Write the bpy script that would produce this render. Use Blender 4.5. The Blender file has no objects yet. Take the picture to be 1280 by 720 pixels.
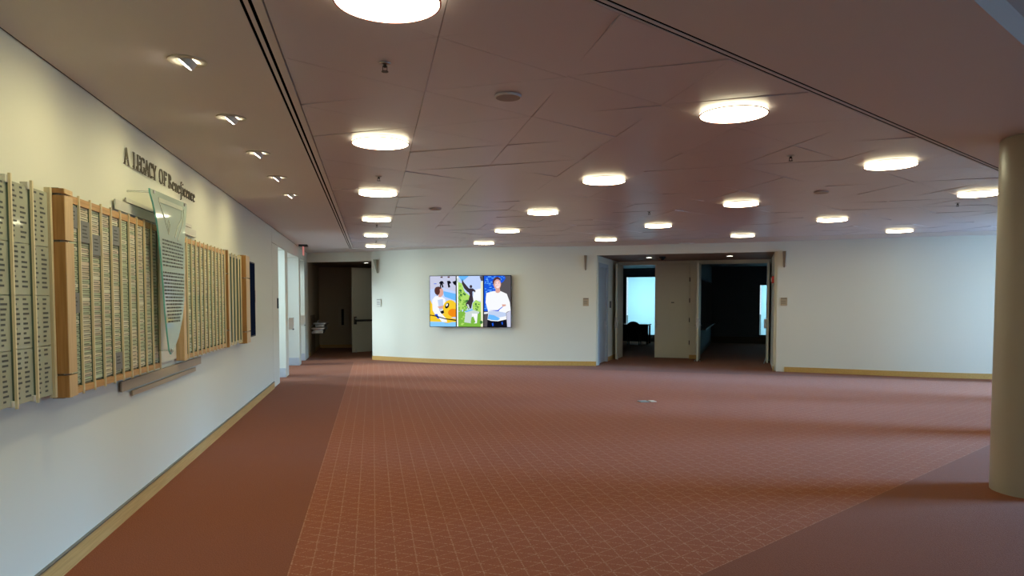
import bpy, bmesh, math, random
from mathutils import Vector, Matrix
random.seed(7)
S = bpy.context.scene
COL = S.collection
H = 2.95                      # ceiling height

# ------------------------------------------------------------------ camera
cam_d = bpy.data.cameras.new('camera'); cam = bpy.data.objects.new('camera', cam_d); COL.objects.link(cam)
cam.location = (0, 0, 1.6)
cam.rotation_euler = (math.radians(90 - 2.6), 0, math.radians(-11.28))
cam_d.sensor_width = 36; cam_d.lens = 872 / 1280 * 36
cam_d.shift_y = 0.0438
cam_d.clip_start = 0.05; cam_d.clip_end = 200
S.camera = cam

# ------------------------------------------------------------------ world, daylight, exposure
S.view_settings.view_transform = 'Standard'; S.view_settings.look = 'None'
S.view_settings.gamma = 1; S.view_settings.use_curve_mapping = False
S.view_settings.exposure = 0.0
world = bpy.data.worlds.new('sky'); S.world = world; world.use_nodes = True
wn = world.node_tree; wn.nodes.clear()
wo = wn.nodes.new('ShaderNodeOutputWorld'); wb = wn.nodes.new('ShaderNodeBackground')
tc = wn.nodes.new('ShaderNodeTexCoord'); sep = wn.nodes.new('ShaderNodeSeparateXYZ')
cr = wn.nodes.new('ShaderNodeValToRGB')
wn.links.new(tc.outputs['Generated'], sep.inputs[0]); wn.links.new(sep.outputs['Z'], cr.inputs[0])
cr.color_ramp.elements[0].position = 0.0; cr.color_ramp.elements[0].color = (.62, .80, .92, 1)
cr.color_ramp.elements[1].position = 0.6; cr.color_ramp.elements[1].color = (.34, .58, .86, 1)
wn.links.new(cr.outputs[0], wb.inputs[0]); wb.inputs[1].default_value = 1.2
wn.links.new(wb.outputs[0], wo.inputs[0])

def area(name, loc, target, sx, sy, power, color):
    l = bpy.data.lights.new(name, 'AREA'); l.shape = 'RECTANGLE'; l.size = sx; l.size_y = sy
    l.energy = power; l.color = color
    o = bpy.data.objects.new(name, l); COL.objects.link(o); o.location = loc
    o.rotation_euler = (Vector(target) - Vector(loc)).to_track_quat('-Z', 'Y').to_euler()
    return o
DAY = (.33, .62, 1.0)
# sky seen through the glazed wall on the right (x = 13): a bright patch low in the sky, and the broad skylight
area('daylight', (30.0, -0.1, 6.4), (5.0, 4.8, 0.4), 8.0, 4.6, 30000, (.26, .54, 1.0))
area('daylight', (13.5, 9.0, 1.35), (11.2, 12.4, 0.8), 2.6, 2.2, 330, DAY)
area('daylight', (13.5, -1.0, 1.4), (3.0, 3.5, 0.2), 3.0, 2.2, 110, DAY)
# daylight behind the three window bays at the far end of the left wall
area('daylight', (-7.0, 18.0, 4.6), (-1.0, 16.8, 0.2), 2.4, 2.6, 1200, (.72, .86, 1.0))

area('daylight', (-4.8, 13.4, 1.9), (-1.9, 17.6, 1.2), 2.4, 2.2, 420, (.66, .84, 1.0))  # extra lamp added to brighten the bay reveals
area('daylight', (-4.6, 16.0, 1.9), (-1.9, 18.6, 1.0), 1.6, 2.2, 170, (.62, .82, 1.0))  # another added lamp, brightens the middle bay's reveal

# daylight behind the blinds of the two meeting rooms
area('daylight', (11.6, 27.6, 1.6), (10.3, 25.4, 1.5), 2.6, 2.8, 95, (.58, .80, 1.0))
area('daylight', (15.9, 25.1, 1.6), (14.7, 23.0, 1.5), 2.6, 2.8, 95, (.58, .80, 1.0))

# ------------------------------------------------------------------ materials
def new_mat(name):
    m = bpy.data.materials.new(name); m.use_nodes = True
    return m, m.node_tree, m.node_tree.nodes['Principled BSDF']
def mat(name, col, rough=.6, metal=0., var=.06, scale=8., bump=0., bscale=120., spec=.5, emit=None, estr=0., alpha=1., coat=0.):
    m, nt, b = new_mat(name)
    b.inputs['Roughness'].default_value = rough; b.inputs['Metallic'].default_value = metal
    b.inputs['Specular IOR Level'].default_value = spec
    b.inputs['Coat Weight'].default_value = coat
    tcn = nt.nodes.new('ShaderNodeTexCoord')
    nz = nt.nodes.new('ShaderNodeTexNoise'); nz.inputs['Scale'].default_value = scale
    nt.links.new(tcn.outputs['Object'], nz.inputs['Vector'])
    mx = nt.nodes.new('ShaderNodeMix'); mx.data_type = 'RGBA'
    c2 = tuple(max(0, c * (1 - var)) for c in col); c1 = tuple(min(1, c * (1 + var)) for c in col)
    mx.inputs[6].default_value = (*c1, 1); mx.inputs[7].default_value = (*c2, 1)
    nt.links.new(nz.outputs['Fac'], mx.inputs[0]); nt.links.new(mx.outputs[2], b.inputs['Base Color'])
    if bump:
        n2 = nt.nodes.new('ShaderNodeTexNoise'); n2.inputs['Scale'].default_value = bscale
        nt.links.new(tcn.outputs['Object'], n2.inputs['Vector'])
        bp = nt.nodes.new('ShaderNodeBump'); bp.inputs['Strength'].default_value = bump; bp.inputs['Distance'].default_value = .004
        nt.links.new(n2.outputs['Fac'], bp.inputs['Height']); nt.links.new(bp.outputs[0], b.inputs['Normal'])
    if emit:
        b.inputs['Emission Color'].default_value = (*emit, 1); b.inputs['Emission Strength'].default_value = estr
    return m
def wood(name, c1, c2, axis='Z', rough=.42, sc=3.):
    m, nt, b = new_mat(name); b.inputs['Roughness'].default_value = rough
    tcn = nt.nodes.new('ShaderNodeTexCoord'); mp = nt.nodes.new('ShaderNodeMapping')
    s = {'Z': (30, 30, 1.2), 'Y': (30, 1.2, 30), 'X': (1.2, 30, 30)}[axis]; mp.inputs['Scale'].default_value = s
    nz = nt.nodes.new('ShaderNodeTexNoise'); nz.inputs['Scale'].default_value = sc; nz.inputs['Detail'].default_value = 5
    nt.links.new(tcn.outputs['Object'], mp.inputs[0]); nt.links.new(mp.outputs[0], nz.inputs['Vector'])
    r = nt.nodes.new('ShaderNodeValToRGB'); r.color_ramp.elements[0].position = .35; r.color_ramp.elements[1].position = .68
    r.color_ramp.elements[0].color = (*c1, 1); r.color_ramp.elements[1].color = (*c2, 1)
    nt.links.new(nz.outputs['Fac'], r.inputs[0]); nt.links.new(r.outputs[0], b.inputs['Base Color'])
    return m
def glass(name, tint, opac=.25, rough=.05, col=(.6, .72, .66)):
    """thin architectural glass: clear transmission, a little body colour, mirror-like surface"""
    m, nt, b = new_mat(name); out = nt.nodes['Material Output']
    tr = nt.nodes.new('ShaderNodeBsdfTransparent'); tr.inputs[0].default_value = (*tint, 1)
    df = nt.nodes.new('ShaderNodeBsdfDiffuse'); df.inputs[0].default_value = (*col, 1)
    gl = nt.nodes.new('ShaderNodeBsdfGlossy'); gl.inputs['Roughness'].default_value = rough
    fr = nt.nodes.new('ShaderNodeFresnel'); fr.inputs[0].default_value = 1.5
    a = nt.nodes.new('ShaderNodeMixShader'); a.inputs[0].default_value = opac
    c = nt.nodes.new('ShaderNodeMixShader')
    nt.links.new(tr.outputs[0], a.inputs[1]); nt.links.new(df.outputs[0], a.inputs[2])
    nt.links.new(fr.outputs[0], c.inputs[0]); nt.links.new(a.outputs[0], c.inputs[1]); nt.links.new(gl.outputs[0], c.inputs[2])
    nt.links.new(c.outputs[0], out.inputs[0]); nt.nodes.remove(b)
    return m
def emitter(name, col, s):
    m, nt, b = new_mat(name); out = nt.nodes['Material Output']
    e = nt.nodes.new('ShaderNodeEmission'); e.inputs[0].default_value = (*col, 1); e.inputs[1].default_value = s
    nt.links.new(e.outputs[0], out.inputs[0]); nt.nodes.remove(b); return m

M_wall = mat('wall_paint', (.72, .71, .60), .55, var=.015, scale=.7, bump=.04, bscale=300)
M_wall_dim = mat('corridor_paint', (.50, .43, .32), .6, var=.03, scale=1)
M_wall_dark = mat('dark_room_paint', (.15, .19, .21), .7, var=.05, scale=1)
M_ceil = mat('ceiling_plaster', (.68, .63, .62), .60, var=.02, scale=.6)
M_panel = mat('ceiling_panel_lacquer', (.62, .57, .62), .34, var=.02, scale=1.2, spec=.55)
M_slot_shade = mat('slot_shade_black', (.004, .004, .004), .9, spec=.0)
M_base = wood('baseboard_maple', (.50, .30, .10), (.62, .40, .15), 'Y')
M_base_x = wood('baseboard_maple_x', (.50, .28, .07), (.62, .38, .11), 'X')
M_woodf = wood('maple_pillar', (.58, .38, .18), (.70, .48, .25))
M_woodd = wood('cherry_side', (.34, .17, .05), (.44, .23, .08))
M_woody = wood('oak_rail', (.46, .24, .08), (.60, .34, .13), 'Y')
M_fin = mat('champagne_bar', (.74, .64, .42), .45, .1, var=.05)
M_steel = mat('brushed_steel', (.52, .52, .52), .32, .9, var=.1, scale=30)
M_satin = mat('satin_bar', (.62, .60, .53), .5, .05, var=.06)
M_bronze = mat('bronze_bar', (.46, .36, .24), .5, .1, var=.05)
M_dark = mat('dark_metal', (.05, .05, .05), .4, .6)
M_black = mat('black_plastic', (.012, .013, .016), .4, spec=.08)
M_print = mat('dark_print', (.07, .075, .07), .8)
M_letter = mat('dark_bronze_letter', (.17, .15, .11), .35, .4)
M_white = mat('white_enamel', (.75, .75, .72), .4)
M_door = mat('door_paint', (.64, .63, .52), .45, var=.03, scale=2)
M_doorb = mat('door_paint_grey', (.40, .44, .46), .45, var=.03, scale=2)
M_column = mat('column_paint', (.40, .36, .28), .38, var=.03, scale=2, bump=.06, bscale=90)
M_glassp = glass('etched_glass', (.90, .95, .88), .62, .06, (.72, .73, .56))
M_glassn = glass('nib_glass', (.86, .95, .90), .50, .05, (.84, .99, .88))
M_gedge = mat('glass_edge', (.11, .16, .13), .2, emit=None)
M_glassw = glass('window_glass', (.95, .98, .97), .02, .02, (.8, .9, .9))
M_lamp = emitter('lamp_diffuser', (1.0, .97, .62), 20)
M_lamps = emitter('lamp_side', (1, .90, .58), 3.6)
M_rim = mat('lamp_rim', (.60, .16, .14), .4)
M_down = emitter('downlight_lens', (1, .90, .78), 30)
M_plate = [mat('name_plate_%s' % n, c, .5, var=.05) for n, c in
           [('cream', (.74, .68, .50)), ('sand', (.66, .57, .42)), ('sage', (.52, .58, .40)), ('pale', (.76, .73, .58)), ('rose', (.70, .58, .46))]]
M_pgrey = mat('grey_plaque', (.22, .22, .22), .5, .3)
M_blind = None
def blind_mat():
    m, nt, b = new_mat('roller_blind'); out = nt.nodes['Material Output']
    t = nt.nodes.new('ShaderNodeBsdfTranslucent'); t.inputs[0].default_value = (.72, .88, .90, 1)
    tr = nt.nodes.new('ShaderNodeBsdfTransparent'); tr.inputs[0].default_value = (.62, .90, .92, 1)
    mx = nt.nodes.new('ShaderNodeMixShader'); mx.inputs[0].default_value = .12
    nt.links.new(t.outputs[0], mx.inputs[1]); nt.links.new(tr.outputs[0], mx.inputs[2])
    nt.links.new(mx.outputs[0], out.inputs[0]); nt.nodes.remove(b); return m
M_blind = blind_mat()

# carpet: rust loop pile with a thin pale triangular line pattern on the central field
def carpet_mat():
    m, nt, b = new_mat('carpet'); N = nt.nodes.new; L = nt.links.new
    def math_(op, a, c=None, d=None):
        n = N('ShaderNodeMath'); n.operation = op
        for i, v in enumerate((a, c, d)):
            if v is None: continue
            if isinstance(v, (int, float)): n.inputs[i].default_value = v
            else: L(v, n.inputs[i])
        return n.outputs[0]
    g = N('ShaderNodeNewGeometry'); sp = N('ShaderNodeSeparateXYZ'); L(g.outputs['Position'], sp.inputs[0])
    X, Y = sp.outputs['X'], sp.outputs['Y']
    c_ = math_('ADD', math_('MULTIPLY', X, -.5), math_('MULTIPLY', Y, .8660254))
    b_ = math_('ADD', math_('MULTIPLY', X, .5), math_('MULTIPLY', Y, .8660254))
    s = .8153 / 6.5
    wob = N('ShaderNodeTexNoise'); wob.inputs['Scale'].default_value = 9; L(g.outputs['Position'], wob.inputs['Vector'])
    wv = math_('MULTIPLY', math_('SUBTRACT', wob.outputs['Fac'], .5), .045)
    def fam(v, off, w):
        f = math_('FRACT', math_('ADD', math_('DIVIDE', math_('SUBTRACT', v, off), s), math_('ADD', wv, 100)))
        d = math_('MINIMUM', f, math_('SUBTRACT', 1, f))
        mr = N('ShaderNodeMapRange'); mr.inputs[1].default_value = w; mr.inputs[2].default_value = w * .4
        mr.inputs[3].default_value = 0; mr.inputs[4].default_value = 1; L(d, mr.inputs[0]); return mr.outputs[0]
    l1 = math_('MULTIPLY', fam(X, -.5, .045), .8); l2 = fam(b_, 0.02, .045); l3 = math_('MULTIPLY', fam(c_, 2.29, .042), .75)
    ln = math_('MAXIMUM', math_('MAXIMUM', l1, l2), l3)
    dots = N('ShaderNodeTexNoise'); dots.inputs['Scale'].default_value = 75; dots.inputs['Detail'].default_value = 2; L(g.outputs['Position'], dots.inputs['Vector'])
    dm = N('ShaderNodeMapRange'); dm.inputs[1].default_value = .42; dm.inputs[2].default_value = .58; L(dots.outputs['Fac'], dm.inputs[0])
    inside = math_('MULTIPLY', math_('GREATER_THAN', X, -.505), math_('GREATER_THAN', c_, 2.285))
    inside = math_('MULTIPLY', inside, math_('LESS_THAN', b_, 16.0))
    fac = math_('MULTIPLY', math_('MULTIPLY', math_('MULTIPLY', ln, dm.outputs[0]), inside), .62)
    base = N('ShaderNodeMix'); base.data_type = 'RGBA'
    base.inputs[6].default_value = (.20, .045, .009, 1); base.inputs[7].default_value = (.38, .108, .028, 1)
    pn = N('ShaderNodeTexNoise'); pn.inputs['Scale'].default_value = 110; pn.inputs['Detail'].default_value = 3; L(g.outputs['Position'], pn.inputs['Vector'])
    L(pn.outputs['Fac'], base.inputs[0])
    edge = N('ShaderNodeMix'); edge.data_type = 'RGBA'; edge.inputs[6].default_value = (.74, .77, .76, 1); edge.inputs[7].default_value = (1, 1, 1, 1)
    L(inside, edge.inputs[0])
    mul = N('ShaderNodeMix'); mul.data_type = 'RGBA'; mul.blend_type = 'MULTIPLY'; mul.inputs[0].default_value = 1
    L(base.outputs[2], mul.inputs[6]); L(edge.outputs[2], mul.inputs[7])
    mx = N('ShaderNodeMix'); mx.data_type = 'RGBA'; mx.inputs[7].default_value = (.56, .34, .20, 1)
    L(mul.outputs[2], mx.inputs[6]); L(fac, mx.inputs[0]); L(mx.outputs[2], b.inputs['Base Color'])
    b.inputs['Roughness'].default_value = .85; b.inputs['Specular IOR Level'].default_value = .10
    b.inputs['Sheen Weight'].default_value = .07; b.inputs['Sheen Roughness'].default_value = .5
    bp = N('ShaderNodeBump'); bp.inputs['Strength'].default_value = .5; bp.inputs['Distance'].default_value = .006
    L(pn.outputs['Fac'], bp.inputs['Height']); L(bp.outputs[0], b.inputs['Normal'])
    return m
M_carpet = carpet_mat()

# ------------------------------------------------------------------ mesh helpers
ident = lambda a, b, c: (a, b, c)
WL = lambda y, z, d: (-1.8 + d, y, z)                       # left wall: along, up, out of the wall
G = Vector((5.4, 16.45)); EU = Vector((.8660254, -.5)); EN = Vector((.5, .8660254))
def RC(u, n, z):                                            # recess frame: along the far wall, deeper, up
    p = G + EU * u + EN * n; return (p.x, p.y, z)
class MB:
    def __init__(s): s.v = []; s.f = []; s.m = []
    def box(s, F, a0, a1, b0, b1, c0, c1, mi=0):
        i = len(s.v)
        for a in (a0, a1):
            for b in (b0, b1):
                for c in (c0, c1): s.v.append(F(a, b, c))
        for q in ((0, 1, 3, 2), (4, 6, 7, 5), (0, 4, 5, 1), (2, 3, 7, 6), (0, 2, 6, 4), (1, 5, 7, 3)):
            s.f.append(tuple(i + k for k in q)); s.m.append(mi)
        return s
    def quad(s, F, pts, mi=0):
        i = len(s.v); s.v += [F(*p) for p in pts]; s.f.append(tuple(range(i, i + len(pts)))); s.m.append(mi); return s
    def prism(s, F, poly, c0, c1, mi=0, side=None):
        """poly in (a, b), extruded along c"""
        i = len(s.v); n = len(poly)
        s.v += [F(a, b, c0) for a, b in poly] + [F(a, b, c1) for a, b in poly]
        s.f.append(tuple(range(i, i + n))); s.m.append(mi); s.f.append(tuple(range(i + 2 * n - 1, i + n - 1, -1))); s.m.append(mi)
        for k in range(n):
            k2 = (k + 1) % n
            s.f.append((i + k, i + k2, i + n + k2, i + n + k)); s.m.append(mi if side is None else side)
        return s
    def lathe(s, prof, n=32, F=ident, mi=0, mids=None, cap=True):
        """prof: list of (r, z); rings joined in order"""
        i = len(s.v)
        for r, z in prof:
            for k in range(n):
                a = 2 * math.pi * k / n; s.v.append(F(r * math.cos(a), r * math.sin(a), z))
        for j in range(len(prof) - 1):
            for k in range(n):
                k2 = (k + 1) % n
                s.f.append((i + j * n + k, i + j * n + k2, i + (j + 1) * n + k2, i + (j + 1) * n + k)); s.m.append(mids[j] if mids else mi)
        if cap:
            s.f.append(tuple(i + k for k in range(n))); s.m.append(mids[0] if mids else mi)
            s.f.append(tuple(i + (len(prof) - 1) * n + k for k in range(n))); s.m.append(mids[-1] if mids else mi)
        return s
    def tube(s, p0, p1, r, n=8, mi=0):
        p0 = Vector(p0); p1 = Vector(p1); d = (p1 - p0).normalized()
        u = d.orthogonal().normalized(); w = d.cross(u); i = len(s.v)
        for p in (p0, p1):
            for k in range(n):
                a = 2 * math.pi * k / n; s.v.append(tuple(p + u * (r * math.cos(a)) + w * (r * math.sin(a))))
        for k in range(n):
            k2 = (k + 1) % n; s.f.append((i + k, i + k2, i + n + k2, i + n + k)); s.m.append(mi)
        s.f.append(tuple(range(i, i + n))); s.m.append(mi); s.f.append(tuple(range(i + n, i + 2 * n))); s.m.append(mi)
        return s
    def ribbon(s, F, pts, c0, c1, mi=0):
        """pts: (a, b, width) polyline drawn with a pen, extruded along c"""
        for (a, b, w), (a2, b2, w2) in zip(pts, pts[1:]):
            dx, dy = a2 - a, b2 - b; l = math.hypot(dx, dy) or 1; nx, ny = -dy / l, dx / l
            s.prism(F, [(a + nx * w / 2, b + ny * w / 2), (a2 + nx * w2 / 2, b2 + ny * w2 / 2),
                        (a2 - nx * w2 / 2, b2 - ny * w2 / 2), (a - nx * w / 2, b - ny * w / 2)], c0, c1, mi)
        return s
    def build(s, name, mats, parent=None, smooth=False, bevel=0., fix=True, org=None, local=False):
        me = bpy.data.meshes.new(name)
        o = Vector(org) if org is not None else Vector((0, 0, 0))
        if org is None and parent is not None and not local:
            q = parent; off = Vector((0, 0, 0))
            while True:
                off += q.location
                if q.parent is None: break
                q = q.parent
            if q.get('_w'): o = off
        me.from_pydata([tuple(Vector(v) - o) for v in s.v], [], s.f)
        if not isinstance(mats, (list, tuple)): mats = [mats]
        for m in mats: me.materials.append(m)
        for p, k in zip(me.polygons, s.m): p.material_index = k
        bm = bmesh.new(); bm.from_mesh(me); bmesh.ops.recalc_face_normals(bm, faces=bm.faces); bm.to_mesh(me); bm.free()
        if smooth:
            for p in me.polygons: p.use_smooth = True
            try: me.set_sharp_from_angle(angle=math.radians(40))
            except Exception: pass
        ob = bpy.data.objects.new(name, me); COL.objects.link(ob)
        if parent is not None: ob.parent = parent
        if org is not None: ob.location = o
        if bevel:
            bv = ob.modifiers.new('bevel', 'BEVEL'); bv.width = bevel; bv.segments = 2; bv.limit_method = 'ANGLE'
        return ob
def thing(name, loc, label, cat, group=None, w=True):
    """Empty at the thing's base; parts are modelled in world coordinates (w) or about the base"""
    o = bpy.data.objects.new(name, None); COL.objects.link(o); o.location = loc; o.empty_display_size = .1
    o['label'] = label; o['category'] = cat
    if group: o['group'] = group
    if w: o['_w'] = 1
    return o
def tag(o, label, cat, group=None):
    o['label'] = label; o['category'] = cat
    if group: o['group'] = group
    return o
def struct(o): o['kind'] = 'structure'; return o
def stuff(o): o['kind'] = 'stuff'; return o
def copy_tree(o, parent=None):
    c = o.copy(); COL.objects.link(c)
    if parent is not None: c.parent = parent
    for ch in [k for k in bpy.data.objects if k.parent == o]: copy_tree(ch, c)
    return c
def clip(poly, a, b, c):
    """keep the part of a convex polygon where a*x + b*y >= c"""
    out = []
    for i in range(len(poly)):
        p, q = poly[i], poly[(i + 1) % len(poly)]
        dp, dq = a * p[0] + b * p[1] - c, a * q[0] + b * q[1] - c
        if dp >= 0: out.append(p)
        if dp * dq < 0:
            t = dp / (dp - dq); out.append((p[0] + t * (q[0] - p[0]), p[1] + t * (q[1] - p[1])))
    return out
SQ3 = .8660254

# ------------------------------------------------------------------ floor
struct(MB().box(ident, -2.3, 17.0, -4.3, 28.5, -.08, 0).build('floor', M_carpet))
M_ground = mat('outside_ground', (.20, .22, .17), .9, var=.2)
struct(MB().box(ident, -60, 80, -60, 90, -.5, -.3).build('ground', M_ground))

# ------------------------------------------------------------------ ceiling
big = [(-1.788, -4.3), (13.3, -4.3), (13.3, 22), (-1.788, 22)]
ceiling = MB()
def slab(poly, z0=H, z1=H + .05, mb=ceiling):
    if len(poly) > 2: mb.prism(ident, poly, z0, z1)
BK = 15.75
p = clip(big, -1, 0, .577); p = clip(p, -.5, -SQ3, -BK); slab(p)                              # flat strip along the left wall
for x0, x1 in ((-.561, -.540), (-.522, -.478)):                                                # bars of the left slot
    p = clip(clip(big, 1, 0, x0), -1, 0, -x1); p = clip(p, -.5, -SQ3, -BK); p = clip(p, -.5, SQ3, 2.111); slab(p)
for c0, c1 in ((2.129, 2.149), (2.166, 2.176)):                                                # bars of the right slot
    p = clip(clip(big, -.5, SQ3, c0), .5, -SQ3, -c1); p = clip(p, 1, 0, -.478); slab(p)
p = clip(clip(big, -.5, SQ3, 1.035), .5, -SQ3, -2.111); p = clip(p, 1, 0, -.577); slab(p)      # flat soffit right of the slot
p = clip(clip(big, .5, SQ3, BK + .012), -.5, -SQ3, -17.4); slab(p)                             # border strip along the far wall
ceiling.prism(ident, clip(big, .5, -SQ3, -1.06), H + .14, H + .2)                              # raised ceiling nearer the windows
ceiling.prism(ident, clip(clip(big, -.5, SQ3, 1.035), .5, -SQ3, -1.055), H + .05, H + .2)       # fascia of the step
ceiling = struct(ceiling.build('ceiling', M_ceil))
pl = clip([(-2.3, -4.3), (13.3, -4.3), (13.3, 22), (-2.3, 22)], -.5, SQ3, 1.056)
vd_ = MB().prism(ident, pl, H + .075, H + .2)
for x0, x1 in ((-.577, -.561), (-.540, -.522)):
    vd_.prism(ident, clip(clip(clip(clip(big, 1, 0, x0), -1, 0, -x1), -.5, -SQ3, -BK), -.5, SQ3, 2.111), H + .004, H + .06)
for c0, c1 in ((2.111, 2.129), (2.149, 2.166)):
    vd_.prism(ident, clip(clip(clip(big, -.5, SQ3, c0), .5, -SQ3, -c1), 1, 0, -.478), H + .004, H + .06)
vd_.box(ident, -1.7995, -1.788, -4.3, 20.4, H + .004, H + .06)  # black strip fills the gap at the wall as painted shade
struct(vd_.build('trim_1', M_slot_shade))                         # black backing, plus black fills as painted shade in slots and wall gap

# folded triangular panels, lattice of side A
W = .8153; A = W / SQ3
fieldclip = [(1, 0, -.472), (-.5, SQ3, 2.179), (-.5, -SQ3, -BK)]
cyaw = math.radians(11.28)
def in_view(x, y):
    xc = x * math.cos(cyaw) - y * math.sin(cyaw); zc = x * math.sin(cyaw) + y * math.cos(cyaw)
    return zc > .5 and abs(xc / zc) < .79
tri_meshes = {}
far = MB(); npan = 0
def tri_pts(up): # centred at centroid, edge on the right (up) or on the left
    r = A / math.sqrt(3)
    a0 = math.pi if up else 0
    return [(r * math.cos(a0 + k * 2 * math.pi / 3), r * math.sin(a0 + k * 2 * math.pi / 3)) for k in range(3)]
def panel_geo(pts, up, low, cx, cy):
    """closed thin prism whose vertex 'low' hangs a few millimetres"""
    tp = tri_pts(up); lx, ly = tp[low]; r2 = lx * lx + ly * ly
    fall = lambda x, y: -.007 * ((x * lx + y * ly) / r2 + .5) / 1.5
    return [(x, y, fall(x, y)) for x, y in pts]
for i in range(-1, 20):
    for j in range(-12, 26):
        for up in (True, False):
            # lattice vertex line x = -.472 + i*W
            yv = 3.656 + .5 * A * (i % 2 == 0) + j * A
            if up: cx, cy = -.472 + i * W + W * 2 / 3, yv
            else: cx, cy = -.472 + i * W + W / 3, yv + A / 2
            sh = 1 - .0016 / (A / (2 * math.sqrt(3)))
            pts = [(x * sh, y * sh) for x, y in tri_pts(up)]
            wp = [(cx + x, cy + y) for x, y in pts]
            full = True
            for a, b, c in fieldclip:
                n0 = list(wp); wp = clip(wp, a, b, c)
                if len(wp) < 3: break
                if any(a * q[0] + b * q[1] - c < -1e-3 for q in n0): full = False
            if len(wp) < 3: continue
            ar = abs(sum(wp[k][0] * wp[(k + 1) % len(wp)][1] - wp[(k + 1) % len(wp)][0] * wp[k][1] for k in range(len(wp)))) / 2
            if ar < .004: continue
            low = random.randrange(3)
            vis = in_view(cx, cy) and cx < 12.3 and ar > .03 and npan < 300
            loc = [(q[0] - cx, q[1] - cy) for q in wp]
            g = panel_geo(loc, up, low, cx, cy); n = len(g)
            if full and vis:
                key = (up, low)
                if key not in tri_meshes:
                    mb = MB(); mb.v = g + [(x, y, z + .012) for x, y, z in g]
                    mb.f = [(2, 1, 0), (3, 4, 5)] + [(k, (k + 1) % 3, 3 + (k + 1) % 3, 3 + k) for k in range(3)]; mb.m = [0] * 5
                    ob = mb.build('ceiling_panel', M_panel, ceiling); tri_meshes[key] = ob
                else:
                    ob = tri_meshes[key].copy(); COL.objects.link(ob)
                ob.location = (cx, cy, H + .007)
                npan += 1
            else:
                mb = MB() if vis else far
                k0 = len(mb.v)
                mb.v += [(x + cx, y + cy, z + H + .007) for x, y, z in g] + [(x + cx, y + cy, z + H + .019) for x, y, z in g]
                mb.f += [tuple(range(k0, k0 + n)), tuple(range(k0 + 2 * n - 1, k0 + n - 1, -1))] + [(k0 + k, k0 + (k + 1) % n, k0 + n + (k + 1) % n, k0 + n + k) for k in range(n)]
                mb.m += [0] * (n + 2)
                if vis: mb.build('ceiling_panel', M_panel, ceiling); npan += 1
if far.f: stuff(far.build('panel_field', M_panel, ceiling))

# ------------------------------------------------------------------ left wall with three window bays at its far end
struct(MB().box(ident, -2.0, -1.8, -4.3, 13.40, 0, H + .07).build('wall_left', M_wall))
struct(MB().box(ident, -2.25, -1.8, 13.41, 20.6, 2.68, H + .07).box(ident, -2.25, -1.803, 13.412, 17.3, 2.66, 2.67).build('trim_2', M_wall))
struct(MB().box(ident, -2.25, -1.8, 13.415, 14.26, 0, 2.672).build('trim_3', M_wall))
struct(MB().box(ident, -2.25, -1.8, 15.31, 15.78, 0, 2.68).build('trim_4', M_wall))
struct(MB().box(ident, -2.25, -1.8, 18.08, 18.47, 0, 2.68).build('trim_5', M_wall))
struct(MB().box(ident, -2.25, -1.8, 19.53, 20.6, 0, 2.68).build('trim_6', M_wall))
struct(MB().box(ident, -1.8, -1.782, -4.3, 13.40, 0, .115).box(ident, -1.8, -1.778, -4.3, 13.40, .115, .124, 1).build('baseboard_left', [M_base, M_letter]))
M_bgrey = mat('grey_baseboard', (.50, .52, .54), .5)
struct(MB().box(ident, -2.25, -1.81, 18.062, 18.08, 0, .19).box(ident, -2.25, -1.81, 15.292, 15.31, 0, .19).box(ident, -2.25, -1.81, 19.512, 19.53, 0, .19).build('trim_7', M_bgrey))
for k, (y0, y1) in enumerate(((14.26, 15.31), (15.78, 18.08), (18.47, 19.53))):
    f = MB(); x0, x1 = -2.24, -2.18
    f.box(ident, x0, x1, y0, y1, 0, .06).box(ident, x0, x1, y0, y1, 2.62, 2.68).box(ident, x0, x1, y0, y0 + .05, .06, 2.62).box(ident, x0, x1, y1 - .05, y1, .06, 2.62)
    w = struct(f.build('window_%d' % (k + 1), M_white))
    MB().box(ident, -2.215, -2.205, y0 + .05, y1 - .05, .06, 2.62).build('pane', M_glassw, w)
# pale boxes on the two piers
for (y, lab) in ((15.9, 'pale grey hardware box on the nearer white pier between the bright bays'), (18.58, 'pale grey hardware box on the farther white pier beside the last bright bay')):
    t = thing('wall_box', (-1.75, y, .98), lab, 'wall box')
    MB().box(ident, -1.8, -1.70, y - .12, y + .03, .985, 1.245).build('housing', M_white, t, bevel=.01)
    MB().box(ident, -1.712, -1.695, y - .13, y + .035, .975, 1.0).build('lower_edge', M_dark, t)
o = MB().box(WL, 14.02, 14.11, 1.46, 1.66, 0, .02).build('card_reader', M_black, org=(-1.8, 14.06, 1.46), bevel=.004)
tag(o, 'small black card reader on the casing left of the first bright bay', 'card reader')

# ------------------------------------------------------------------ far wall, left portion (bows gently into the room)
ctl = [(-.9, 20.0), (-.02, 19.4), (.72, 18.74), (1.6, 18.02), (2.62, 17.42), (3.8, 16.98), (4.6, 16.72), (5.4, 16.45), (6.2, 16.1)]
def catmull(P, n=6):
    out = []
    for i in range(1, len(P) - 2):
        p0, p1, p2, p3 = [Vector(q) for q in P[i - 1:i + 3]]
        for k in range(n):
            t = k / n
            out.append(.5 * ((2 * p1) + (-p0 + p2) * t + (2 * p0 - 5 * p1 + 4 * p2 - p3) * t * t + (-p0 + 3 * p1 - 3 * p2 + p3) * t ** 3))
    out.append(Vector(P[-2])); return out
curve = catmull(ctl)
def offset(c, d):
    res = []
    for i, p in enumerate(c):
        t = (c[min(i + 1, len(c) - 1)] - c[max(i - 1, 0)]).normalized(); res.append(p + Vector((t.y, -t.x)) * d)   # towards the room for d > 0
    return res
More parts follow.
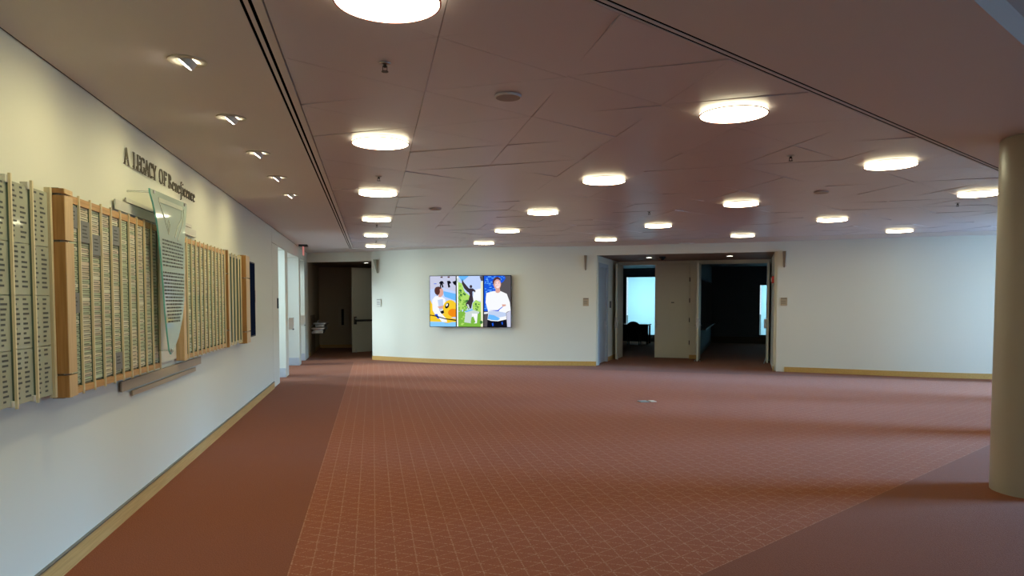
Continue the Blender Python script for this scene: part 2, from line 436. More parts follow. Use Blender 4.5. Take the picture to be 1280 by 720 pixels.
def strip_prism(c, d0, d1, z0, z1, mb, mi=0):
    a = offset(c, d0); b = offset(c, d1); n = len(c); i = len(mb.v)
    for q, z in ((a, z0), (a, z1), (b, z1), (b, z0)): mb.v += [(p.x, p.y, z) for p in q]
    for r in range(4):
        for k in range(n - 1):
            r2 = (r + 1) % 4; mb.f.append((i + r * n + k, i + r * n + k + 1, i + r2 * n + k + 1, i + r2 * n + k)); mb.m.append(mi)
    mb.f.append((i, i + n, i + 2 * n, i + 3 * n)); mb.f.append((i + n - 1, i + 2 * n - 1, i + 3 * n - 1, i + 4 * n - 1)); mb.m += [mi, mi]
    return mb
o = strip_prism(curve, -.15, 0, 0, H, MB()).build('wall_back', M_wall, smooth=True); struct(o)
o = strip_prism(curve, 0, .016, 0, .112, MB()).build('baseboard_back', M_base_x); struct(o)

# right portion, header, recess
FR = [(9.0, 14.37), (9.95, 13.72), (10.9, 12.98), (11.7, 12.47), (12.55, 12.0), (13.05, 11.72), (13.6, 11.4)]
curve2 = catmull([(8.2, 14.83)] + FR)
struct(strip_prism(curve2, -.15, 0, 0, H, MB()).build('wall_right', M_wall, smooth=True))
struct(strip_prism(curve2[1:], 0, .016, 0, .112, MB()).box(RC, 4.09, 4.105, 0, .2, 0, .112).build('baseboard_right', M_base_x))
struct(MB().box(RC, 0, 4.19, 0, .15, 2.725, H).build('trim_8', M_wall))                        # header over the recess
ang = MB(); e0 = Vector((-1.8, 20.43)); e1 = Vector((-.02, 19.4)); nn = (e1 - e0).normalized(); nb = Vector((-nn.y, nn.x))
def HD(a, b, c): p = e0 + nn * a + nb * b; return (p.x, p.y, c)
struct(MB().box(HD, 0, (e1 - e0).length, 0, .15, 2.69, H).build('trim_9', M_wall))             # header over the corridor

# recess walls and soffit; side walls 0 and 4.1, back at n = 3
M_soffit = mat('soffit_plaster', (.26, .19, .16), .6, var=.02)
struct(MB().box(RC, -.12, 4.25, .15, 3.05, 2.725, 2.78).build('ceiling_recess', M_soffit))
sw = MB().box(RC, -.15, 0, .15, .28, 0, 2.725).box(RC, -.15, 0, 1.38, 3.0, 0, 2.725).box(RC, -.15, 0, .28, 1.38, 2.5, 2.725)
struct(sw.build('wall_recess', M_wall))
struct(MB().box(RC, 4.10, 4.25, .15, 3.0, 0, 2.725).build('wall_recess', M_wall))
bw = MB().box(RC, -.15, .08, 3.0, 3.15, 0, 2.725).box(RC, 2.0, 2.24, 2.97, 3.15, 0, 2.725).box(RC, 4.06, 4.25, 3.0, 3.15, 0, 2.725)
bw.box(RC, .08, 2.0, 3.0, 3.15, 2.64, 2.725).box(RC, 2.24, 4.06, 3.0, 3.15, 2.64, 2.725)
struct(bw.build('wall_recess', M_wall))
struct(MB().box(RC, 0, .015, 1.45, 3.0, 0, .112).box(RC, 2.0, 2.24, 2.955, 2.97, 0, .112).build('baseboard_recess', M_base_x))
struct(MB().box(RC, 2.0, 2.03, 2.98, 3.1, 0, 2.64).box(RC, .05, .08, 2.99, 3.1, 0, 2.64).box(RC, .08, 2.0, 2.99, 3.1, 2.62, 2.65).box(RC, 2.24, 2.27, 2.98, 3.1, 0, 2.64).box(RC, 4.05, 4.08, 2.98, 3.1, 0, 2.64).box(RC, 2.27, 4.05, 2.99, 3.1, 2.62, 2.65).build('trim_10', M_door))

# ------------------------------------------------------------------ doors
def lever(F, parent, flip=1):
    """F(along, out, z) around the lock"""
    m = MB().box(F, -.022, .022, 0, .012, -.12, .10)
    m.box(F, -.009, .009, .01, .06, -.035, -.017)
    m.box(F, -.012, .11 * flip, .05, .065, -.036, -.016)
    m.box(F, -.014, .014, .01, .03, .055, .083)
    return m.build('door_handle', M_steel, parent, bevel=.002)
# side door in the left wall of the recess
d = struct(MB().box(RC, -.08, -.035, .35, 1.33, .01, 2.46).build('door_1', M_doorb, bevel=.003))
MB().box(RC, -.12, .015, .22, .35, 0, 2.5).box(RC, -.12, .015, 1.33, 1.44, 0, 2.5).box(RC, -.12, .015, .22, 1.44, 2.46, 2.56).build('door_frame', M_doorb, d)
lever(lambda a, b, c: RC(-.035 + b, 1.24 + a, .98 + c), d, -1)
o = MB().box(RC, 0, .02, 1.74, 1.83, 1.42, 1.60).build('card_reader', M_black, org=RC(0, 1.78, 1.42), bevel=.004)
tag(o, 'small dark card reader on the recess wall beside the grey side door', 'card reader')
# double door A: left leaf open, right leaf closed; double door B: both leaves open
def leaf(name, F, w, hgt, mt, latch=True):
    d = struct(MB().box(F, 0, w, 0, .045, .012, hgt).build(name, mt, bevel=.003)); return d
LA = lambda a, b, c: RC(.10 + b, 3.0 - a, c)                # hinge at a = 0, leaf points into the recess
d = leaf('door_2', LA, .95, 2.62, M_door)
lever(lambda a, b, c: LA(.87 + a, .045 + b, .98 + c), d, -1); lever(lambda a, b, c: LA(.87 + a, -b, .98 + c), d, -1)
MB().box(LA, .90, .955, -.012, .057, .86, 1.16).build('lock_plate', M_steel, d)
MB().tube(LA(.9, .06, .12), LA(.97, .07, .005), .012).build('door_stop', M_steel, d)
LC = lambda a, b, c: RC(2.0 - a, 2.96 + b, c)
d = leaf('door_3', LC, .95, 2.62, M_door)
lever(lambda a, b, c: LC(.90 + a, -b, .98 + c), d, -1)
for z in (.45, 1.08, 1.62, 2.2): MB().tube(LC(.0, -.012, z - .06), LC(.0, -.012, z + .06), .013).build('hinge', M_dark, d)
MB().box(LC, .42, .50, -.006, 0, 1.55, 1.575).build('number_plate', M_dark, d)
LB = lambda a, b, c: RC(2.30 - b, 2.98 - a, c)
d = leaf('door_4', LB, .9, 2.62, M_door)
lever(lambda a, b, c: LB(.82 + a, .045 + b, .98 + c), d, -1); lever(lambda a, b, c: LB(.82 + a, -b, .98 + c), d, -1)
MB().box(LB, .80, .905, -.01, .055, .88, 1.15).build('lock_plate', M_steel, d)
MB().tube(LB(.88, -.05, .03), LB(.88, -.05, .004), .012).tube(LB(.88, .09, .03), LB(.88, .09, .004), .012).tube(LB(.86, .0, .05), LB(.88, -.05, .03), .006).tube(LB(.86, .045, .05), LB(.88, .09, .03), .006).build('door_stop', M_steel, d)
LD = lambda a, b, c: RC(4.0 + b, 2.98 - a, c)
d = leaf('door_5', LD, .9, 2.62, M_door)
MB().box(LD, .10, .86, -.05, -.025, 1.0, 1.05).box(LD, .10, .16, -.05, 0, .98, 1.07).box(LD, .80, .87, -.07, 0, .90, 1.14).build('push_bar', M_steel, d, bevel=.004)
lever(lambda a, b, c: LD(.82 + a, .045 + b, .98 + c), d, -1)
MB().tube(LD(.88, -.02, .12), LD(.97, -.06, .005), .012).build('door_stop', M_steel, d)
# corridor door leaf with panic bar
h0 = Vector((-.62, 22.15)); h1 = Vector((.12, 22.73)); hd = (h1 - h0).normalized(); hn = Vector((hd.y, -hd.x))
def LE(a, b, c): p = h0 + hd * a + hn * b; return (p.x, p.y, c)
d = struct(MB().box(LE, 0, .94, -.045, 0, .012, 2.64).build('door_6', M_door, bevel=.003))
MB().box(LE, .07, .88, .03, .07, .965, 1.03).box(LE, .82, .88, 0, .05, .965, 1.03).box(LE, .045, .12, 0, .06, .88, 1.12).build('push_bar', M_dark, d, bevel=.006)
MB().lathe([(.03, 0), (.03, .05), (.018, .06)], 12, lambda x, y, z: LE(.082 + x, .06 + z * .4, 1.06 + y)).build('lock_cylinder', M_steel, d)
MB().tube(LE(.1, .02, .10), LE(.1, .05, .005), .012).build('door_stop', M_steel, d)

# ------------------------------------------------------------------ corridor behind the far left opening
cw = MB().box(ident, -2.0, -1.8, 20.6, 24.9, 0, 2.80)
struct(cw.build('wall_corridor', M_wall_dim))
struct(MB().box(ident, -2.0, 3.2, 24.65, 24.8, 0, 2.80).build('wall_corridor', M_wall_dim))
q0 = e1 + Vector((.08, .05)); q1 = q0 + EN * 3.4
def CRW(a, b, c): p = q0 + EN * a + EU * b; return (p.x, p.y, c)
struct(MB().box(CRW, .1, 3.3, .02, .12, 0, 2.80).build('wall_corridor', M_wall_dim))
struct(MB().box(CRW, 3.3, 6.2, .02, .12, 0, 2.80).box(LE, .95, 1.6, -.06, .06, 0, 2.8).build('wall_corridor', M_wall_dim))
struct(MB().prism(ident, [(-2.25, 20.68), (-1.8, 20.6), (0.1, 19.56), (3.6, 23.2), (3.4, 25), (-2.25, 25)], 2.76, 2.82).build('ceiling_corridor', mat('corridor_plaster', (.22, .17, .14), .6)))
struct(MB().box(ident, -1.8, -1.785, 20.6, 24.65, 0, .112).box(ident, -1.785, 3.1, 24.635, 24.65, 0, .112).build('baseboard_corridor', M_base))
t = thing('wall_recess_panel', (-1.0, 24.65, .72), 'tall pale wall panel with a narrow black slot on the corridor end wall', 'wall panel')
MB().box(ident, -1.16, -.83, 24.62, 24.65, .72, 1.40).build('frame', mat('pale_panel', (.50, .44, .34), .5), t, bevel=.004)
MB().box(ident, -1.06, -.975, 24.612, 24.62, .78, 1.33).build('slot', M_black, t)
# two-level drinking fountain
t = thing('drinking_fountain', (-1.8, 21.9, .6), 'two-level steel drinking fountain on the corridor left wall', 'drinking fountain')
MB().box(ident, -1.8, -1.775, 21.15, 22.6, 0, 1.18).build('back_panel', mat('fountain_panel', (.14, .10, .06), .5), t)
for (y, z, nm) in ((22.2, .93, 'upper'), (21.55, .80, 'lower')):
    poly = [(-1.775, y - .26), (-1.55, y - .26), (-1.40, y - .20), (-1.33, y), (-1.40, y + .20), (-1.55, y + .26), (-1.775, y + .26)]
    b = MB().prism(ident, poly, z - .035, z + .02).prism(ident, [(a * 1 + (-1.6 - a) * .25, y + (bb - y) * .75) for a, bb in poly], z - .12, z - .035).build('basin', M_steel, t, smooth=True, bevel=.012)
    MB().tube((-1.66, y, z + .02), (-1.66, y, z + .07), .016).tube((-1.66, y, z + .065), (-1.60, y, z + .085), .010).build('spout', M_steel, b)
MB().box(ident, -1.775, -1.45, 21.32, 22.35, .64, .71).build('apron', M_steel, t, bevel=.01)

# ------------------------------------------------------------------ rooms behind the two double doors
N0, N1 = 3.15, 10.9
room = MB()
room.box(RC, -3.2, -3.05, N0, N1, 0, 2.9).box(RC, 2.08, 2.2, N0, N1, 0, .75).box(RC, 2.08, 2.2, N0, 4.2, .75, 2.9).box(RC, 2.08, 2.2, 10.4, N1, .75, 2.9).box(RC, 2.08, 2.2, 4.2, 10.4, 2.3, 2.9)
room.box(RC, 6.5, 6.65, N0, N1, 0, 2.9).box(RC, -3.2, -.15, 3.0, N0, 0, 2.9).box(RC, 4.25, 6.65, 3.0, N0, 0, 2.9)
def wall_open(mb, u0, u1, z0, z1, ua, ub, za, zb):
    mb.box(RC, u0, ua, N1, N1 + .2, z0, z1).box(RC, ub, u1, N1, N1 + .2, z0, z1).box(RC, ua, ub, N1, N1 + .2, z0, za).box(RC, ua, ub, N1, N1 + .2, zb, z1)
wall_open(room, -3.2, 2.14, 0, 2.9, -1.12, .35, .22, 2.6); wall_open(room, 2.14, 6.65, 0, 2.9, 3.90, 5.2, .28, 2.25)
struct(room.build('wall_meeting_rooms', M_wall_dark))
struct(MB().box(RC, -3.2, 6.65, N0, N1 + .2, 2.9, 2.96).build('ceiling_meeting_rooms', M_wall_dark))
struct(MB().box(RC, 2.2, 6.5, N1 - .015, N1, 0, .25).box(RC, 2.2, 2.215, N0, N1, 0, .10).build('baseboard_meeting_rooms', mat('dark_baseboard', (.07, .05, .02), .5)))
o = struct(MB().box(RC, 2.02, 2.38, 4.2, 10.4, .75, .79).build('trim_11', M_dark))               # ledge of the inner window
for k, (ua, ub, za, zb, mull) in enumerate(((-1.12, .35, .22, 2.6, None), (3.90, 5.2, .28, 2.25, 4.42))):
    f = MB(); t_ = .05
    f.box(RC, ua, ub, N1 + .02, N1 + .08, za, za + t_).box(RC, ua, ub, N1 + .02, N1 + .08, zb - t_, zb).box(RC, ua, ua + t_, N1 + .02, N1 + .08, za, zb).box(RC, ub - t_, ub, N1 + .02, N1 + .08, za, zb)
    if mull: f.box(RC, mull, mull + .05, N1 + .0, N1 + .08, za, zb).box(RC, mull, ub, N1, N1 + .08, 1.52, 1.58)
    w = struct(f.build('window_%d' % (k + 4), M_dark))
    MB().box(RC, ua + .03, ub - .03, N1 + .13, N1 + .14, za, zb).build('pane', M_glassw, w)
    MB().box(RC, ua + .10, ub - .06, N1 + .09, N1 + .095, za + .03, zb - .05).build('blind', M_blind, w)
# table and chair seen dark against the first window
t = thing('meeting_table', RC(-.45, 9.4, 0), 'black table with a front panel inside the dark room behind the open double door', 'table')
MB().box(RC, -1.75, .06, 9.1, 9.9, .70, .735).build('tabletop', M_black, t, bevel=.006)
MB().box(RC, -1.68, .04, 9.12, 9.16, .12, .70).build('front_panel', M_black, t)
for u in (-1.7, -.0):
    for n_ in (9.15, 9.85): MB().box(RC, u - .03, u + .03, n_ - .03, n_ + .03, 0, .70).build('leg', M_black, t)
t = thing('meeting_chair', RC(-.4, 8.6, 0), 'black round-backed chair standing at the black table', 'chair')
bp = [(-.40 + .27 * math.cos(a), .62 + .25 * math.sin(a)) for a in [k * math.pi / 12 for k in range(13)]] + [(-.65, .42), (-.15, .42)]
MB().prism(lambda a, b, c: RC(a, c, b), bp, 8.38, 8.42).build('backrest', M_black, t, bevel=.01)
MB().box(RC, -.64, -.16, 8.38, 8.86, .42, .47).build('seat', M_black, t, bevel=.02)
for u in (-.61, -.19):
    for n_ in (8.41, 8.83): MB().box(RC, u - .015, u + .015, n_ - .015, n_ + .015, 0, .42).build('leg', M_dark, t)

# ------------------------------------------------------------------ column line on the right (first one in view)
def column(x, y, r=.30):
    b = MB().lathe([(r, 0), (r, H - .015), (r - .02, H - .01), (r - .02, H)], 64, lambda a, b, c: (x + a, y + b, c))
    o = b.build('column', M_column, smooth=True, org=(x, y, 0)); return o
o = column(5.42, 4.83); tag(o, 'round beige painted column at the right edge of the lobby', 'column')
MB().lathe([(.012, 0), (.012, .004), (.008, .006)], 12, lambda a, b, c: (-.235 + c * -.78, -.19 - c * .62 + a * .6, .42 + b)).build('screw_cap', M_dark, o)
for x, y, l in ((8.68, 6.71, 'second round beige column, behind the first towards the window wall'), (11.94, 8.6, 'third round beige column, nearest the far wall')):
    tag(column(x, y), l, 'column')

# ------------------------------------------------------------------ window wall far to the right, and the wall behind
ww = MB()
piers = [(-4.3, -3.9), (1.2, 1.6), (6.4, 6.8), (11.0, 11.9)]
for y0, y1 in piers: ww.box(ident, 13.0, 13.3, y0, y1, .0, H + .2)
ww.box(ident, 13.0, 13.3, -4.3, 11.9, 0, .10).box(ident, 13.0, 13.3, -4.3, 11.9, 2.62, H + .2)
struct(ww.build('wall_windows', M_wall))
for k, (a, b) in enumerate(((-3.9, 1.2), (1.6, 6.4), (6.8, 11.0))):
    f = MB(); n = max(1, round((b - a) / 1.6)); st = (b - a) / n
    for i in range(n + 1): f.box(ident, 13.08, 13.14, a + i * st - .025, a + i * st + .025, .10, 2.62)
    f.box(ident, 13.08, 13.14, a, b, .10, .15).box(ident, 13.08, 13.14, a, b, 2.57, 2.62)
    w = struct(f.build('window_%d' % (k + 6), M_dark))
    for i in range(n): MB().box(ident, 13.105, 13.115, a + i * st + .03, a + (i + 1) * st - .03, .15, 2.57).build('pane', M_glassw, w)
struct(MB().box(ident, -2.0, 13.3, -4.5, -4.3, 0, H + .2).build('wall_rear', M_wall))

# ------------------------------------------------------------------ ceiling lamps
lamp0 = None
def make_lamp():
    t = thing('ceiling_lamp', (0, 0, 0), 'x', 'ceiling lamp', 'round ceiling lamps', w=False)
    r = .233
    MB().lathe([(r - .075, .0), (r - .075, -.014)], 48).build('mount', M_dark, t, fix=False)
    MB().lathe([(r - .004, -.014), (r, -.016), (r, -.028)], 64, cap=False).lathe([(r - .004, -.014), (r - .08, -.014)], 64, cap=False).build('side_diffuser', M_lamps, t, smooth=True, fix=False)
    MB().lathe([(r + .001, -.028), (r + .005, -.030), (r + .005, -.034), (r - .004, -.035), (r - .004, -.030)], 64, cap=False).build('rim', M_rim, t, smooth=True, fix=False)
    MB().lathe([(r - .004, -.033), (r * .6, -.0345), (.02, -.035)], 64, cap=False).quad(ident, [(.02 * math.cos(2 * math.pi * k / 64), .02 * math.sin(2 * math.pi * k / 64), -.035) for k in range(64)]).build('diffuser', M_lamp, t, smooth=True, fix=False)
    return t
rows = []
ordn = ['nearest', 'second', 'third', 'fourth', 'fifth', 'sixth']
lamp_spots = []
for ci, (x, ys) in enumerate((( .075, [3.185, 6.01, 8.83, 11.66, 14.48, 17.3]), (2.515, [4.597, 7.42, 10.25, 13.07, 15.9]),
                              (4.96, [6.01, 8.83, 11.66, 14.48]), (7.39, [7.42, 10.25, 13.07]), (9.80, [11.60, 8.83]), (12.3, [10.25]))):
    rn = ['leftmost lamp row', 'second row from the left wall', 'third row from the left wall', 'fourth row from the left wall', 'fifth row', 'sixth row'][ci]
    for k, y in enumerate(ys):
        if ci == 0 and k == 0: lab = 'very large bright round ceiling lamp cut by the top edge of the view'
        elif ci == 4: lab = 'small glowing round ceiling lamp over the far wall beside the column' if k == 0 else 'round ceiling lamp hidden behind the beige column'
        elif ci == 5: lab = 'round ceiling lamp farthest right near the window wall'
        else: lab = 'glowing round ceiling lamp, %s in the %s' % (ordn[k], rn)
        lamp_spots.append((x, y, lab))
for i, (x, y, lab) in enumerate(lamp_spots):
    if i == 0: lamp0 = make_lamp(); o = lamp0
    else: o = copy_tree(lamp0)
    o.location = (x, y, H); o['label'] = lab

# adjustable downlights washing the left wall
d0 = None
dl_lab = ['nearest small tilted downlight above the left wall', 'second small tilted downlight along the left wall', 'third small tilted downlight along the left wall',
          'fourth small tilted downlight along the left wall', 'farthest small tilted downlight before the slot ends']
def make_down():
    t = thing('downlight', (0, 0, 0), 'x', 'downlight', 'downlights along the left wall', w=False)
    MB().lathe([(.105, 0), (.104, -.006), (.075, -.008), (.060, -.002)], 40, cap=False).lathe([(.062, -.003), (.001, -.003)], 24, cap=False).build('trim_ring', mat('downlight_trim', (.55, .50, .38), .4), t, smooth=True, fix=False)
    R = Matrix.Rotation(math.radians(38), 3, 'Y')
    F = lambda a, b, c: tuple(R @ Vector((a, b, c)) + Vector((-.01, 0, -.006)))
    MB().lathe([(.055, .03), (.056, -.012), (.05, -.016)], 28, F, cap=False).build('eyeball', M_white, t, smooth=True, fix=False)
    MB().lathe([(.05, -.0145), (.001, -.0145)], 28, F, cap=False).build('lens', M_down, t, fix=False)
    return t
for i, (x, y) in enumerate(((-1.01, 4.266), (-1.01, 5.505), (-1.01, 6.75), (-1.01, 8.02), (-1.01, 9.3))):
    if i == 0: d0 = make_down(); o = d0
    else: o = copy_tree(d0)
    o.location = (x, y, H); o['label'] = dl_lab[i]
def spot(x, y, z, tx, ty, tz, p, ang=105, col=(1, .90, .46)):
    l = bpy.data.lights.new('downlight_beam', 'SPOT'); l.energy = p; l.color = col; l.spot_size = math.radians(ang); l.spot_blend = 1; l.shadow_soft_size = .045
    s_ = bpy.data.objects.new('downlight_beam', l); COL.objects.link(s_); s_.location = (x, y, z)
    s_.rotation_euler = (Vector((tx, ty, tz)) - Vector((x, y, z))).to_track_quat('-Z', 'Y').to_euler()
for y in (1.8, 3.03, 4.266, 5.505, 6.75, 8.02, 9.3): spot(-1.03, y, H - .05, -1.8, y, 1.2, 25, 155)
# small recessed lamps of the recess and the corridor
for loc_, z, lab in ((RC(1.10, 1.3, 2.725), 2.725, 'small recessed lamp in the recess soffit before the closed leaf'), (RC(3.09, 1.3, 2.725), 2.725, 'small recessed lamp in the recess soffit before the right double door'),
                     ((-.19, 21.6, 2.76), 2.76, 'small recessed lamp in the corridor soffit')):
    t = thing('recessed_lamp', loc_, lab, 'ceiling lamp', w=False)
    MB().lathe([(.10, 0), (.098, -.008), (.075, -.008), (.07, 0)], 28, cap=False).build('trim_ring', M_white, t, smooth=True, fix=False)
    MB().lathe([(.075, -.004), (.001, -.004)], 24, cap=False).build('lens', emitter('recessed_lens', (1, .95, .8), 12), t, fix=False)

# ------------------------------------------------------------------ sprinklers, speakers and other ceiling things
sp0 = None
def make_sprinkler():
    t = thing('sprinkler', (0, 0, 0), 'x', 'sprinkler', 'ceiling sprinklers', w=False)
    MB().lathe([(.034, 0), (.032, -.005), (.012, -.009)], 24, cap=False).build('escutcheon', M_steel, t, smooth=True, fix=False)
    MB().lathe([(.009, -.005), (.009, -.022), (.006, -.024)], 12).box(ident, -.014, -.010, -.003, .003, -.045, -.016).box(ident, .010, .014, -.003, .003, -.045, -.016).box(ident, -.014, .014, -.003, .003, -.02, -.015).build('frame', M_dark, t, fix=False)
    MB().lathe([(.020, -.045), (.020, -.048)], 16).build('deflector', M_dark, t, fix=False)
    return t
for i, (x, y, lab) in enumerate(((.08, 4.10, 'small metal sprinkler between the two nearest lamps of the leftmost row'), (.075, 7.78, 'small metal sprinkler before the third lamp of the leftmost row'),
        (.083, 12.64, 'small metal sprinkler between far lamps of the leftmost row'), (.086, 16.0, 'farthest small metal sprinkler of the leftmost lamp row'),
        (3.83, 5.93, 'small metal sprinkler right of centre before the middle lamps'), (4.11, 10.0, 'small metal sprinkler over the middle of the lobby'),
        (7.92, 8.30, 'small metal sprinkler near the column top'))):
    if i == 0: sp0 = make_sprinkler(); o = sp0
    else: o = copy_tree(sp0)
    o.location = (x, y, H + .002); o['label'] = lab
s0 = None
for i, (x, y, lab) in enumerate(((.886, 4.575, 'round flat ceiling speaker nearest the camera'), (.908, 10.3, 'round flat ceiling speaker before the video wall'), (5.46, 7.79, 'round flat ceiling speaker on the right towards the column'))):
    if i == 0:
        t = s0 = thing('ceiling_speaker', (0, 0, 0), 'x', 'speaker', 'round ceiling speakers', w=False)
        MB().lathe([(.088, 0), (.087, -.012), (.080, -.014)], 40, cap=False).build('rim', M_ceil, t, smooth=True, fix=False)
        MB().lathe([(.080, -.014), (.04, -.012), (.001, -.011)], 40, cap=False).build('grille', mat('speaker_grille', (.36, .30, .28), .6, bump=.4, bscale=500), t, smooth=True, fix=False)
        o = t
    else: o = copy_tree(s0)
    o.location = (x, y, H); o['label'] = lab
t = thing('ceiling_sensor', (7.125, 15.1, H), 'flat pale sensor box on the ceiling border over the recess', 'sensor', w=False)
MB().box(ident, -.16, .16, -.06, .06, -.02, 0).build('housing', M_white, t, bevel=.004, fix=False)
MB().box(ident, -.06, .06, -.03, .03, -.026, -.02).build('lens', M_satin, t, fix=False)
t = thing('dome_camera', RC(1.46, 1.1, 2.725), 'black dome camera under the recess soffit above the closed leaf', 'camera', w=False)
MB().lathe([(.085, 0), (.085, -.03), (.07, -.035)], 28).build('base_ring', M_black, t, smooth=True, fix=False)
MB().lathe([(.062 * math.cos(a), -.035 - .055 * math.sin(a)) for a in [k * math.pi / 14 for k in range(7)]] + [(.003, -.09)], 28).build('dome', M_black, t, smooth=True, fix=False)
t = thing('exit_sign', (-1.62, 17.46, H), 'edge-lit red exit sign hanging from the ceiling over the bright bays', 'exit sign', w=False)
MB().box(ident, -.10, .10, -.14, .14, -.045, 0).build('canopy', M_dark, t, bevel=.006, fix=False)
MB().box(ident, -.006, .006, -.15, .15, -.25, -.045).build('plate', mat('exit_plate', (.75, .30, .27), .3, emit=(1, .25, .22), estr=.35), t, fix=False)

# ------------------------------------------------------------------ fins, sign plates and alarm on the far walls
def blade(p, nrm, lab, z0=2.36, z1=2.72):
    """tapered sign blade standing out from the wall"""
    n_ = Vector(nrm).normalized(); tt = Vector((-n_.y, n_.x)); P = Vector(p)
    F = lambda a, b, c: ((P + n_ * a + tt * b).x, (P + n_ * a + tt * b).y, c)
    mb = MB(); i = 0
    mb.v = [F(0, -.035, z1), F(.14, -.035, z1), F(.14, .035, z1), F(0, .035, z1), F(0, -.015, z0), F(.03, -.015, z0), F(.03, .015, z0), F(0, .015, z0)]
    mb.f = [(0, 1, 2, 3), (4, 5, 6, 7), (0, 1, 5, 4), (1, 2, 6, 5), (2, 3, 7, 6), (3, 0, 4, 7)]; mb.m = [0] * 6
    t = thing('wall_sconce', (P.x, P.y, z0), lab, 'wall bracket')
    mb.build('wedge', mat('sconce_bronze', (.28, .25, .18), .4, .5), t)
    MB().box(F, -.0, .012, -.045, .045, z0 + .02, z1).build('back_plate', M_satin, t)
NR = (-.5, -.866)
blade((.14, 19.245), (-.66, -.75), 'tapered bronze wall sconce beside the corridor opening')
blade((5.15, 16.55), (-.32, -.95), 'tapered bronze wall sconce left of the recess')
blade((9.115, 14.288), (-.56, -.83), 'tapered bronze wall sconce right of the recess')
def plate(p, nrm, w, z0, z1, lab, mats=(M_satin, M_letter)):
    n_ = Vector(nrm).normalized(); tt = Vector((-n_.y, n_.x)); P = Vector(p)
    F = lambda a, b, c: ((P + n_ * a + tt * b).x, (P + n_ * a + tt * b).y, c)
    t = thing('sign_plate', (P.x, P.y, z0), lab, 'sign')
    MB().box(F, 0, .012, -w / 2, w / 2, z0, z1).build('plate', mats[0], t, bevel=.002)
    m = MB(); hh = z1 - z0
    for k, (f0, f1) in enumerate(((.84, .93), (.56, .62), (.40, .45), (.24, .29))): m.box(F, .012, .014, -w * .42, w * (.42 if k == 0 else .3), z0 + hh * f0, z0 + hh * f1)
    m.build('print_lines', mats[1], t)
plate((.165, 19.225), (-.66, -.75), .15, 1.46, 1.66, 'small grey sign plate right of the corridor opening')
plate((5.16, 16.545), (-.32, -.95), .14, 1.48, 1.68, 'small bronze sign plate left of the recess', (M_bronze, M_letter))
plate((9.12, 14.285), (-.56, -.83), .14, 1.50, 1.68, 'small tan sign plate right of the recess', (M_bronze, M_letter))
t = thing('fire_alarm', RC(4.1, .35, 2.05), 'small white and red fire alarm strobe on the right recess wall', 'alarm')
MB().box(RC, 4.05, 4.10, .30, .42, 2.02, 2.18).build('body', mat('alarm_red', (.55, .03, .02), .4), t, bevel=.006)
MB().box(RC, 4.03, 4.05, .32, .40, 2.05, 2.15).build('lens', M_white, t, bevel=.006)
t = thing('floor_outlet', (4.255, 10.437, 0), 'small metal floor outlet cover set in the carpet', 'outlet')
MB().box(ident, 4.14, 4.29, 10.34, 10.52, 0, .008).build('cover', M_steel, t, bevel=.002)
MB().box(ident, 4.32, 4.41, 10.36, 10.50, 0, .010).build('flap', M_satin, t, bevel=.002)

# ------------------------------------------------------------------ video wall: three upright screens side by side
v0 = Vector((1.415, 17.837)); v1 = Vector((3.366, 16.977)); vd = (v1 - v0).normalized(); vn = Vector((vd.y, -vd.x)); VWD = (v1 - v0).length
def VF(a, b, c): p = v0 + vd * a + vn * c; return (p.x, p.y, b)
t = thing('video_wall', ((v0 + v1).x / 2, (v0 + v1).y / 2, .945), 'wide black-framed wall display of three upright photos', 'display')
VB, VT = .945, 2.245
MB().box(VF, .06, VWD - .06, VB + .08, VT - .08, -.16, -.06).build('mount', M_dark, t)
sw_ = VWD / 3
def em(name, c, s=1.0): return emitter('picture_' + name, c, s)
PC = {k: em(k, v) for k, v in dict(sky=(.55, .68, 1.0), cyan=(.25, .62, 1.0), white=(.95, .97, 1.0), skin=(.75, .40, .33), hair=(.10, .035, .03), yellow=(.95, .62, .03), orange=(.90, .27, .01),
      black=(.006, .006, .012), green=(.22, .50, .06), lime=(.45, .75, .15), dgreen=(.06, .20, .05), stone=(.62, .72, .68), bronze=(.05, .035, .05), blue=(.01, .10, .75), lblue=(.15, .50, 1.0),
      grey=(.10, .09, .10), lilac=(.60, .62, .80), pink=(.95, .66, .66), shade=(.55, .66, .90), cream=(.85, .85, .60)).items()}
PK = list(PC); PM = [PC[k] for k in PK]
def ell(cx, cy, rx, ry, n=18, rot=0):
    c, s_ = math.cos(rot), math.sin(rot)
    return [(cx + rx * math.cos(a) * c - ry * math.sin(a) * s_, cy + rx * math.cos(a) * s_ + ry * math.sin(a) * c) for a in [2 * math.pi * k / n for k in range(n)]]
rnd = random.Random(3)
